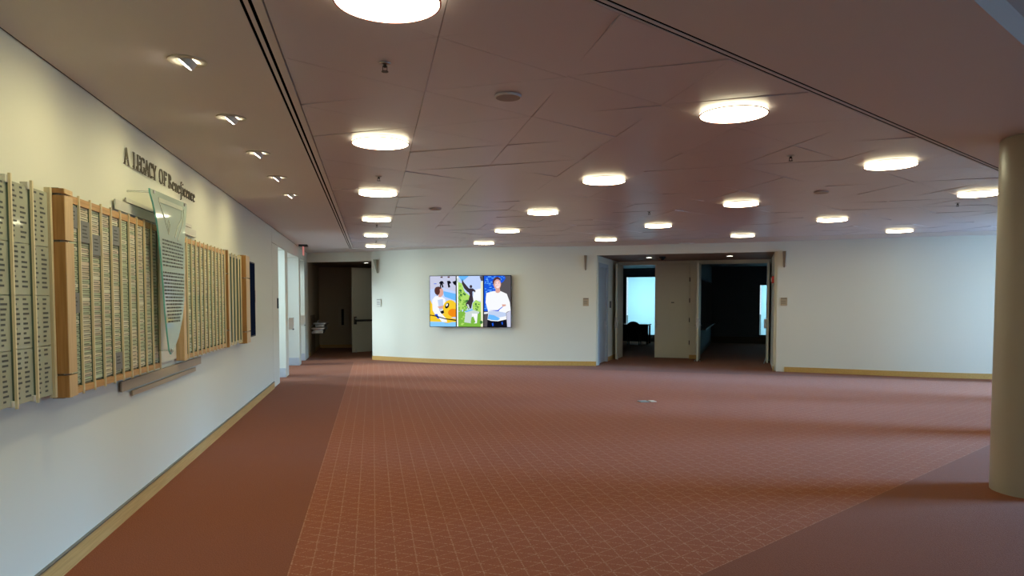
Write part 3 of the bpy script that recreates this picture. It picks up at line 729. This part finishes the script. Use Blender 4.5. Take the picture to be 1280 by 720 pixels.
# picture coordinates: x 0..300, y 0 (top) .. 615 (bottom)
pic1 = [('sky', [(0, 0), (300, 0), (300, 615), (0, 615)]), ('lilac', [(0, 0), (300, 0), (300, 190), (120, 130), (0, 160)]), ('cyan', [(0, 560), (300, 560), (300, 615), (0, 615)]), ('lblue', [(150, 180), (300, 215), (300, 300), (170, 250)]),
        ('black', [(105, 85), (125, 60), (150, 60), (168, 95), (150, 90), (158, 135), (142, 140), (135, 100), (128, 138), (114, 135), (120, 95)]), ('black', [(200, 60), (232, 55), (250, 85), (228, 95), (238, 135), (214, 140), (206, 95)]),
        ('black', [(262, 70), (300, 55), (300, 115), (278, 100)]), ('blue', [(48, 88), (78, 88), (78, 96), (48, 96)]), ('hair', [(122, 8), (150, 3), (148, 20), (125, 20)]), ('hair', [(205, 5), (232, 3), (230, 20), (208, 20)]),
        ('yellow', [(0, 290), (45, 380), (45, 500), (90, 540), (200, 575), (300, 550), (300, 520), (0, 470)]), ('yellow', [(0, 470), (300, 530), (300, 560), (0, 555)]),
        ('white', [(25, 290), (60, 245), (125, 240), (180, 280), (175, 420), (140, 470), (60, 470), (30, 420)]), ('shade', [(90, 290), (150, 280), (160, 400), (110, 430)]), ('skin', [(88, 372), (200, 350), (205, 385), (110, 398)]),
        ('skin', [(95, 190), (130, 190), (135, 255), (100, 255)]), ('skin', ell(125, 190, 32, 55, rot=-.15)), ('hair', ell(85, 180, 32, 50, rot=-.1)), ('hair', [(60, 150), (95, 125), (140, 140), (110, 165), (85, 245)]),
        ('yellow', ell(235, 400, 85, 110)), ('orange', ell(270, 445, 60, 48)), ('orange', [(220, 430), (300, 400), (300, 500), (250, 495)]), ('black', ell(200, 360, 22, 36, rot=.4)), ('white', ell(198, 352, 10, 18, rot=.4)),
        ('blue', [(50, 465), (100, 460), (130, 510), (90, 520)]), ('black', [(118, 430), (160, 415), (165, 450), (130, 465)]), ('white', [(80, 450), (120, 440), (190, 520), (200, 560), (140, 560), (110, 520)]),
        ('black', [(0, 470), (60, 480), (180, 515), (300, 530), (300, 545), (180, 528), (60, 492), (0, 482)]), ('lblue', [(170, 572), (210, 572), (210, 580), (170, 580)])]
pic2 = [('sky', [(0, 0), (300, 0), (300, 615), (0, 615)]), ('lblue', [(20, 0), (140, 0), (60, 70)]), ('white', [(200, 170), (280, 150), (280, 300), (180, 300)]), ('lime', [(0, 60), (60, 90), (90, 190), (150, 240), (130, 330), (160, 380), (0, 430)]),
        ('lime', [(180, 330), (220, 290), (280, 320), (300, 460), (180, 460)]), ('green', [(0, 430), (300, 440), (300, 615), (0, 615)])]
for k in range(70):
    x = rnd.uniform(5, 145); y = rnd.uniform(110, 440)
    if x < 40 + (y - 60) * .35: pic2.append((rnd.choice(['green', 'lime', 'dgreen', 'green']), ell(x, y, rnd.uniform(6, 18), rnd.uniform(6, 16), 7, rnd.random())))
for k in range(30): pic2.append((rnd.choice(['green', 'lime', 'lime', 'dgreen']), ell(rnd.uniform(190, 265), rnd.uniform(330, 450), rnd.uniform(6, 16), rnd.uniform(6, 14), 7)))
for k in range(30): pic2.append((rnd.choice(['green', 'lime', 'lime']), ell(rnd.uniform(8, 290), rnd.uniform(460, 605), rnd.uniform(8, 20), rnd.uniform(6, 9), 7)))
pic2 += [('stone', [(100, 440), (172, 450), (176, 575), (86, 562)]), ('white', [(172, 450), (240, 450), (230, 572), (176, 575)]), ('stone', [(86, 430), (175, 404), (262, 436), (250, 456), (172, 454), (92, 444)]), ('lblue', [(90, 428), (175, 402), (190, 412), (110, 438)]),
         ('green', [(170, 500), (190, 490), (215, 560), (170, 590), (160, 560)]),
         ('bronze', [(62, 30), (80, 75), (140, 150), (160, 215), (120, 190), (85, 150), (60, 90)]), ('bronze', ell(163, 128, 15, 19)), ('bronze', [(135, 150), (185, 150), (215, 175), (212, 200), (195, 185), (180, 190), (182, 240), (192, 300), (178, 330), (165, 395), (130, 395), (118, 370), (100, 340), (135, 290), (150, 230), (135, 190)]),
         ('stone', [(115, 340), (135, 345), (150, 395), (130, 390)]), ('white', [(0, 0), (16, 0), (16, 615), (0, 615)]), ('cream', [(276, 80), (300, 60), (300, 615), (276, 615)]), ('grey', [(262, 5), (300, 0), (300, 60), (278, 60)]), ('stone', [(0, 30), (20, 30), (26, 75), (0, 80)]), ('dgreen', ell(280, 560, 18, 20))]
pic3 = [('grey', [(0, 0), (345, 0), (345, 635), (0, 635)]), ('lilac', [(290, 460), (345, 430), (345, 635), (300, 635)]), ('blue', [(0, 0), (260, 0), (280, 30), (250, 75), (180, 110), (150, 200), (80, 320), (50, 440), (0, 440)])]
for k in range(26):
    for j in range(5):
        x = rnd.uniform(4, 140); y = 8 + k * 16.5
        if (x > 95 and y > 200) or x > 60 and y > 260: continue
        pic3.append((rnd.choice(['lblue', 'cyan', 'blue', 'lblue']), [(x, y), (x + rnd.uniform(10, 30), y), (x + rnd.uniform(10, 30), y + 8), (x, y + 8)]))
for k in range(10): pic3.append(('lblue', ell(rnd.uniform(185, 265), rnd.uniform(5, 70), 12, 4, 6)))
pic3 += [('white', [(0, 455), (50, 450), (50, 470), (0, 475)]), ('black', [(45, 545), (90, 560), (170, 565), (285, 540), (300, 635), (40, 635)]), ('blue', [(100, 590), (120, 585), (125, 620), (108, 625)]), ('blue', [(225, 575), (240, 570), (245, 605), (230, 605)]),
         ('white', [(30, 215), (120, 190), (215, 190), (295, 225), (335, 330), (345, 430), (300, 445), (285, 460), (290, 540), (180, 565), (90, 560), (45, 545), (55, 470), (50, 430), (20, 330)]),
         ('shade', [(60, 440), (180, 440), (285, 460), (285, 500), (180, 520), (60, 480)]), ('lblue', [(60, 480), (130, 490), (210, 530), (180, 555), (100, 550), (48, 535)]), ('blue', [(60, 430), (190, 440), (215, 410), (250, 390), (240, 380), (180, 425)]),
         ('white', [(190, 430), (260, 375), (330, 400), (345, 430), (290, 450)]), ('skin', [(232, 355), (280, 355), (285, 372), (240, 385)]), ('skin', [(150, 150), (205, 150), (210, 200), (180, 215), (150, 205)]), ('skin', ell(172, 105, 48, 62)), ('pink', ell(178, 110, 34, 46)), ('skin', ell(165, 128, 8, 5)),
         ('hair', [(122, 125), (112, 70), (130, 30), (175, 12), (215, 35), (222, 70), (205, 50), (165, 40), (135, 65)]), ('hair', ell(155, 92, 7, 3)), ('hair', ell(195, 90, 7, 3)), ('white', ell(178, 140, 18, 5))]
labs = ['screen showing a seated person in white with a yellow duck float', 'screen showing a dark winged statue on a stone base in a garden', 'screen showing a standing person in a white shirt with folded arms']
for k, (pic, pw, ph) in enumerate(((pic1, 300, 615), (pic2, 300, 615), (pic3, 345, 635))):
    a0, a1 = k * sw_ + .002, (k + 1) * sw_ - .002
    s_ = MB().box(VF, a0, a1, VB, VT, -.06, 0).build('screen', M_black, t); s_['label'] = labs[k]
    bz = .014; mb = MB()
    for z, (cn, poly) in enumerate(pic):
        poly = clip(clip(clip(clip(poly, 1, 0, 0), -1, 0, -pw), 0, 1, 0), 0, -1, -ph) if cn else poly
        if len(poly) < 3: continue
        mb.quad(lambda a, b, c: VF(a, b, c), [(a0 + bz + x / pw * (sw_ - 2 * bz), VT - bz - y / ph * (VT - VB - 2 * bz), .0015 + z * .00002) for x, y in poly], PK.index(cn))
    mb.build('picture', PM, s_, fix=False, org=None)

# ------------------------------------------------------------------ memorial wall on the left: glass, fins, plates
def lettering(mb, F, y0, y1, z0, z1, d, row, cols, rr, lo=.35, hi=.95, th=.42, pad=.012):
    n = int((z1 - z0) / row); cw = (y1 - y0) / cols
    for r in range(n):
        z = z1 - (r + .5) * row
        for c in range(cols):
            if rr.random() < .03: continue
            w = (cw - 2 * pad) * rr.uniform(lo, hi); a = y0 + c * cw + pad + (rr.uniform(0, (cw - 2 * pad) - w) if c == 0 else 0) * .4
            mb.quad(F, [(a, z - row * th / 2, d), (a + w, z - row * th / 2, d), (a + w, z + row * th / 2, d), (a, z + row * th / 2, d)])
def fin(y, z0, z1, parent, d0=.05, d1=.090, w=.013, cm=None):
    f = MB().box(WL, y - w / 2, y + w / 2, z0, z1, d1, d1 + .012).build('fin', M_fin, parent)
    MB().box(WL, y - w * .25, y + w * .25, z0 + .01, z1 - .01, d1 - .014, d1).build('glass_edge', M_gedge, f)
    for za, zb in ((z1 - .045, z1 - .01), (z0 + .01, z0 + .04)): MB().box(WL, y - .028, y + .004, za, zb, .055, d1).build('clamp', cm or M_satin, f)
    return f
def wallthing(name, y, z, lab, cat): return thing(name, (-1.8, y, z), lab, cat)
M_clamp = mat('bronze_clamp', (.22, .16, .10), .5, .3); M_soft = mat('soft_print', (.20, .19, .14), .8)
# 1: glass name wall at the left edge
t = wallthing('glass_name_board', 3.8, 1.09, 'pale green glass board printed with columns of small names at the left edge', 'name board')
rr = random.Random(5)
ys = [3.14, 3.352, 3.568, 3.785, 4.003, 4.215]
for k in range(5):
    for z0, z1 in ((1.892, 2.185), (1.632, 1.888), (1.362, 1.628), (1.09, 1.358)):
        gp = MB().box(WL, ys[k] + .004, ys[k + 1] - .004, z0, z1, .070, .080).build('glass_panel', M_glassp, t)
        m = MB(); lettering(m, WL, ys[k] + .015, ys[k + 1] - .012, z0 + .008, z1 - .006, .0815, .0245, 2, rr)
        stuff(m.build('name_lettering', M_print, gp, fix=False))
for y in ys[1:-1]: fin(y, 1.075, 2.215, t)
# 2: wooden pillar
def pillar(y0, y1, z0, z1, lab, notches, d0=.06, d1=.15):
    t = wallthing('wooden_pillar', (y0 + y1) / 2, z0, lab, 'wall pillar')
    nz = sorted(notches); zs = [z0] + nz + [z1]
    for a, b in zip(zs, zs[1:]):
        MB().box(WL, y0, y1, a + .006, b - .006, d0, d1 - .02).prism(lambda y, d, z: WL(y, z, d), [(y0, d1 - .02), (y0, d1), (y1, d1 - .004), (y1, d1 - .02)], a + .006, b - .006).build('wood_block', M_woodf, t)
    MB().box(WL, y0 + .006, y1 - .006, z0 + .001, z1 - .001, d0, d1 - .032).build('core', M_letter, t)
    for a, b in zip(zs, zs[1:]): MB().box(WL, y0 - .006, y0 - .0005, a + .006, b - .006, d0 - .002, d1 - .002).build('side_veneer', M_woodd, t)
    MB().box(WL, y0 - .03, y0 - .004, z0 + .01, z1 - .005, d0 + .0, d0 + .03).build('light_edge', M_fin, t)
    MB().box(WL, y0 + .02, y1 - .02, z1 - .25, z1 - .1, 0, d0).box(WL, y0 + .02, y1 - .02, z0 + .1, z0 + .25, 0, d0).build('standoff', M_satin, t)
    return t
pillar(4.255, 4.372, 1.06, 2.222, 'maple and cherry pillar between the glass board and the near name board', (2.185, 1.93, 1.193))
# 3: near board of name plates
def plateboard(lab, fins, y0, z0, z1, rowh, ncols_ind, seed, finw=.012):
    t = wallthing('name_plate_board', (y0 + fins[-1]) / 2, z0, lab, 'name board')
    rr = random.Random(seed)
    MB().box(WL, y0, fins[-1], z0 + .015, z1 - .01, .045, .06).build('backing', mat('board_backing', (.22, .22, .15), .6), t)
    MB().box(WL, y0, fins[-1], z1 - .055, z1 - .012, .06, .085).build('top_rail', M_woody, t)
    MB().box(WL, y0, fins[-1], z0 + .010, z0 + .05, .06, .085).build('bottom_rail', M_woody, t)
    for y in (y0 + .1, (y0 + fins[-1]) / 2, fins[-1] - .1): MB().box(WL, y - .03, y + .03, z0 + .1, z0 + .16, 0, .045).box(WL, y - .03, y + .03, z1 - .16, z1 - .1, 0, .045).build('standoff', M_satin, t)
    ed = [y0] + fins; n = int((z1 - z0 - .11) / rowh); rest = MB(); shared = {}
    cnt = 0; letters = MB()
    for k in range(len(ed) - 1):
        a, b = ed[k] + .006, ed[k + 1] - .006
        for r in range(n):
            z = z1 - .058 - r * rowh
            mi = rr.choices(range(5), (4, 3, 2, 3, 2))[0] if (k * 7 + seed) % 5 != 3 else rr.choice((2, 2, 2, 3))
            mi = 2 if r > n * .45 and rr.random() < .35 else mi
            if k < ncols_ind and cnt < 292:
                key = (round(b - a, 3), mi)
                if key not in shared:
                    mb = MB().box(lambda y, z_, d: (d, y, z_), 0, b - a, -rowh + .004, 0, 0, .014)
                    ob = mb.build('name_plate', M_plate[mi], t, local=True); shared[key] = ob
                else: ob = shared[key].copy(); COL.objects.link(ob)
                ob.location = Vector((-1.8 + .060, a, z)) - t.matrix_basis.translation; cnt += 1
            else: rest.box(WL, a, b, z - rowh + .003, z, .060, .074, mi)
            if rr.random() < .93:
                w = (b - a) * rr.uniform(.72, .96); s0 = a + .008
                letters.quad(WL, [(s0, z - rowh * .60, .0755), (s0 + w, z - rowh * .60, .0755), (s0 + w, z - rowh * .38, .0755), (s0, z - rowh * .38, .0755)])
    if rest.f: stuff(rest.build('name_plate_rows', M_plate, t))
    stuff(letters.build('name_lettering', M_soft, t))
    for y in fins: fin(y, z0, z1, t, w=finw, d1=.081, cm=M_clamp)
    return t
fins2 = [4.61 + .1731 * k for k in range(10)]
fins2 = [4.437] + fins2
b3 = plateboard('near board of cream and sage name plates between pale upright fins', fins2, 4.378, 1.045, 2.225, .0272, 8, 11)
for (a, b, z0, z1) in ((4.46, 4.59, 2.03, 2.155), (4.63, 4.77, 1.955, 2.085), (4.80, 4.94, 1.89, 2.02), (5.15, 5.29, 1.98, 2.11), (4.46, 4.59, 1.53, 1.65), (5.15, 5.29, 1.13, 1.25)):
    q = MB().box(WL, a, b, z0, z1, .074, .086).build('grey_plaque', M_pgrey, b3, bevel=.002)
    m = MB(); lettering(m, WL, a + .01, b - .01, z0 + .02, z1 - .02,   .0870, .022, 1, rr, .6, .9, .3)
    stuff(m.build('plaque_lettering', M_print, q, fix=False))
# 4: board behind the glass nib, the bars, the glass nib itself
o = MB().box(WL, 6.20, 6.86, 1.075, 2.20, .012, .030).build('white_backing_board', mat('white_board', (.72, .70, .60), .5), org=(-1.8, 6.5, 1.075))
tag(o, 'plain cream board behind the lower glass nib', 'board')
def bar(y0, y1, z0, z1, d, mt, lab, nm='metal_bar'):
    t = wallthing(nm, (y0 + y1) / 2, z0, lab, 'metal bar')
    MB().box(WL, y0, y1, z0, z1, d, d + .012).build('face', mt, t, bevel=.002)
    MB().box(WL, y0 + .05, y1 - .05, z0 + .005, z1 - .005, 0, d).build('standoff', M_dark, t)
bar(5.41, 7.70, 2.250, 2.322, .016, M_satin, 'wide steel grey bar on the wall above the name boards')
bar(5.645, 7.545, 2.332, 2.365, .012, M_satin, 'thin steel grey bar above the wider one behind the glass nib')
bar(5.44, 7.80, .945, 1.020, .016, M_bronze, 'wide bronze bar on the wall under the name boards')
bar(5.68, 7.59, .888, .927, .012, M_bronze, 'thin bronze bar under the wider bronze bar')
nib = wallthing('glass_nib', 6.2, 1.165, 'tall pale green glass shape like a pen nib with engraved text', 'glass sign')
outl = [(5.66, 2.44), (6.70, 2.465), (6.705, 2.42), (6.66, 2.30), (6.62, 2.15), (6.60, 1.9), (6.57, 1.62), (6.50, 1.46), (6.36, 1.30), (6.20, 1.19), (6.126, 1.165), (6.08, 1.20), (6.04, 1.32), (5.99, 1.50), (5.95, 1.75), (5.91, 1.95), (5.87, 2.10), (5.82, 2.22), (5.74, 2.34), (5.67, 2.41)]
MB().prism(lambda a, b, c: WL(a, b, c), outl, .17, .182, 0, 1).build('glass_plate', [M_glassn, mat('nib_edge', (.22, .66, .58), .25)], nib)
m = MB()
rr = random.Random(9)
for r in range(24):
    if r == 8: continue
    z = 2.085 - r * .0283
    l = 5.93 + max(0, r - 10) * .009; rt = 6.55 - max(0, r - 13) * .012
    x = l + rr.uniform(0, .02)
    while x < rt - .02:
        w = rr.uniform(.025, .075); w = min(w, rt - x)
        m.quad(WL, [(x, z - .007, .1835), (x + w, z - .007, .1835), (x + w, z + .006, .1835), (x, z + .006, .1835)]); x += w + .014
stuff(m.build('engraved_text', M_print, nib))
etch = mat('etched_line', (.42, .44, .38), .7)
m = MB().ribbon(WL, [(5.86, 2.385, .035), (6.55, 2.40, .035)], .183, .186)
m.ribbon(WL, [(6.55, 2.40, .012), (6.50, 2.30, .012), (6.38, 2.22, .012), (6.30, 2.13, .012)], .183, .186).ribbon(WL, [(6.60, 2.40, .012), (6.56, 2.28, .012), (6.46, 2.19, .012), (6.38, 2.11, .012)], .183, .186)
m.ribbon(WL, [(5.86, 2.38, .008), (6.0, 2.27, .008), (6.12, 2.14, .008)], .183, .186).ribbon(WL, [(6.12, 2.14, .008), (6.16, 2.22, .008), (6.13, 2.255, .008), (6.10, 2.22, .008), (6.12, 2.14, .008)], .183, .186)
m.build('etched_nib_lines', etch, nib)
for y, z in ((5.74, 2.425), (6.62, 2.445), (6.126, 1.20)): MB().lathe([(.014, .160), (.014, .19), (.008, .194)], 16, lambda a, b, c, y=y, z=z: WL(y + a, z + b, c)).build('standoff_pin', M_steel, nib, smooth=True); MB().lathe([(.006, 0), (.006, .162)], 10, lambda a, b, c, y=y, z=z: WL(y + a, z + b, c)).build('standoff_rod', M_glassw, nib, smooth=True)
# narrow clamp rail and wood edge before the second plate board
o = MB().box(WL, 6.885, 6.985, 1.05, 2.205, .02, .095).build('wooden_edge_board', M_woodf, org=(-1.8, 6.93, 1.05), bevel=.003)
tag(o, 'upright maple edge board beside the glass nib', 'wooden board')
fins4 = [7.068 + .1713 * k for k in range(11)]
plateboard('far board of cream name plates between close upright fins', fins4, 7.0, 1.05, 2.205, .0272, 0, 21, .016)
pillar(8.86, 8.93, 1.04, 2.215, 'slim maple pillar ending the far plate board', (1.93, 1.25), .03, .11)
t = wallthing('clear_glass_board', 9.4, 1.05, 'clear glass board with steel fins between the far board and the last pillar', 'glass board')
ys = [8.97, 9.17, 9.37, 9.58, 9.76]
for a, b in zip(ys, ys[1:]): MB().box(WL, a + .01, b - .01, 1.07, 2.17, .06, .07).build('glass_panel', M_glassp, t)
for y in ys: fin(y, 1.05, 2.195, t, w=.02)
pillar(9.83, 10.13, 1.03, 2.215, 'last maple pillar beside the black screen', (1.91, 1.19), .05, .15)
t = wallthing('wall_screen', 10.5, 1.09, 'dark switched-off screen mounted at the end of the name wall', 'screen')
MB().box(WL, 10.23, 10.79, 1.09, 2.16, .05, .11).build('case', M_black, t, bevel=.006)
MB().box(WL, 10.25, 10.77, 1.11, 2.14, .11, .1115).build('display_panel', mat('dark_screen', (.010, .016, .04), .2, spec=.0), t)
MB().box(WL, 10.35, 10.67, 1.4, 1.9, 0, .05).build('bracket', M_dark, t)
o = MB().box(WL, 10.83, 10.88, 1.58, 1.76, 0, .10).build('wall_switch', mat('dark_red_plastic', (.10, .03, .04), .4), org=(-1.8, 10.85, 1.58), bevel=.005)
tag(o, 'small dark red wall device right of the dark screen', 'wall device')

# heading letters: A LEGACY OF Beneficence, each letter cut from bronze
TK, TN, SR = .17, .06, .30
def arc(cx, cy, rx, ry, a0, a1, n=12, thick=.16, thin=.05):
    out = []
    for k in range(n + 1):
        a = math.radians(a0 + (a1 - a0) * k / n); out.append((cx + rx * math.cos(a), cy + ry * math.sin(a), thin + (thick - thin) * abs(math.cos(a))))
    return out
def ser(x, y, w=.3): return [(x - w / 2, y, .035), (x + w / 2, y, .035)]
GL = {
 'A': [[(.14, .02, .06), (.50, 1.0, .06)], [(.46, 1.0, .15), (.84, .02, .17)], [(.28, .34, .045), (.70, .34, .045)], ser(.14, .02), ser(.84, .02)],
 'L': [[(.25, 0, .17), (.25, 1, .17)], [(.25, .02, .04), (.85, .02, .04)], [(.88, 0, .06), (.93, .26, .03)], ser(.25, .98, .42), ser(.2, .02, .3)],
 'E': [[(.25, 0, .17), (.25, 1, .17)], [(.1, .02, .04), (.85, .02, .04)], [(.1, .98, .04), (.82, .98, .04)], [(.25, .51, .04), (.65, .51, .04)], [(.87, 0, .06), (.93, .24, .03)], [(.82, 1, .06), (.86, .78, .03)], [(.65, .4, .05), (.65, .62, .05)]],
 'G': [arc(.52, .5, .40, .49, 50, 330, 18), [(.86, .02, .15), (.86, .42, .15)], ser(.84, .42, .34), [(.86, .97, .04), (.88, .70, .03)]],
 'C': [arc(.52, .5, .40, .49, 45, 318, 18), [(.86, .98, .05), (.88, .68, .03)]],
 'Y': [[(.12, 1, .15), (.50, .45, .15)], [(.86, 1, .05), (.50, .45, .05)], [(.50, 0, .16), (.50, .47, .16)], ser(.15, .98), ser(.85, .98), ser(.50, .02, .36)],
 'O': [arc(.5, .5, .40, .49, 0, 360, 24)],
 'F': [[(.28, 0, .17), (.28, 1, .17)], [(.12, .98, .04), (.85, .98, .04)], [(.28, .51, .04), (.68, .51, .04)], ser(.28, .02, .40), [(.85, 1, .06), (.90, .74, .03)], [(.68, .4, .05), (.68, .62, .05)]],
 'B': [[(.24, 0, 0.15), (.24, 1, 0.15)], arc(.30, .755, .42, .225, 90, -90, 12, 0.15), arc(.30, .265, .50, .245, 90, -90, 12, 00.13), [(.08, .98, .05), (.34, .98, .05)], [(.08, .02, .05), (.34, .02, .05)]],
 'e': [arc(.5, .32, .36, .31, 10, 320, 18, 0.15), [(.18, .36, .05), (.84, .36, .05)]],
 'n': [[(.22, 0, 0.15), (.22, .62, 0.15)], arc(.50, .38, .27, .24, 150, 0, 8, 0.13), [(.77, 0, 0.15), (.77, .40, 0.15)], ser(.22, .02, .3), ser(.77, .02, .3), [(.08, .60, .05), (.22, .62, .06)]],
 'f': [[(.40, -.28, .18), (.42, .78, 0.15)], arc(.68, .80, .25, .20, 180, 50, 8, 0.13), [(.12, .60, .05), (.75, .60, .05)], arc(.18, -.24, .2, .12, 330, 230, 5, .1)],
 'i': [[(.45, 0, .2), (.45, .62, .2)], ser(.45, .02, .55), [(.2, .60, .05), (.45, .61, .05)], [(.45, .80, .24), (.45, .92, .24)]],
 'c': [arc(.5, .32, .36, .31, 45, 320, 16, 0.15), [(.74, .52, .14), (.80, .44, .12)]],
}
head = wallthing('heading_letters', 6.7, 2.60, 'dark bronze letters reading A LEGACY OF Beneficence above the boards', 'lettering')
spans = [('A', 5.632, 5.768), ('L', 5.835, 5.935), ('E', 5.930, 6.025), ('G', 6.015, 6.125), ('A', 6.115, 6.245), ('C', 6.225, 6.325), ('Y', 6.315, 6.44),
         ('O', 6.50, 6.625), ('F', 6.63, 6.735), ('B', 6.775, 6.895), ('e', 6.90, 6.985), ('n', 6.985, 7.085), ('e', 7.085, 7.17), ('f', 7.17, 7.25), ('i', 7.245, 7.30), ('c', 7.30, 7.38), ('e', 7.38, 7.46), ('n', 7.46, 7.565), ('c', 7.565, 7.645), ('e', 7.645, 7.73)]
for ch, a, b in spans:
    w = b - a; hgt = .128; m = MB()
    for st in GL[ch]:
        st = [(a + w * .04 + x * w * .92, 2.612 + y * hgt, max(.0045, tw * w * (.62 if ch.isupper() else .52))) for x, y, tw in st]
        m.ribbon(WL, st, .010, .020)
    m.box(WL, a + w * .4, a + w * .5, 2.63, 2.64, 0, .012)
    o = m.build('letter', M_letter, head)
for o in bpy.data.objects:
    if '_w' in o: del o['_w']
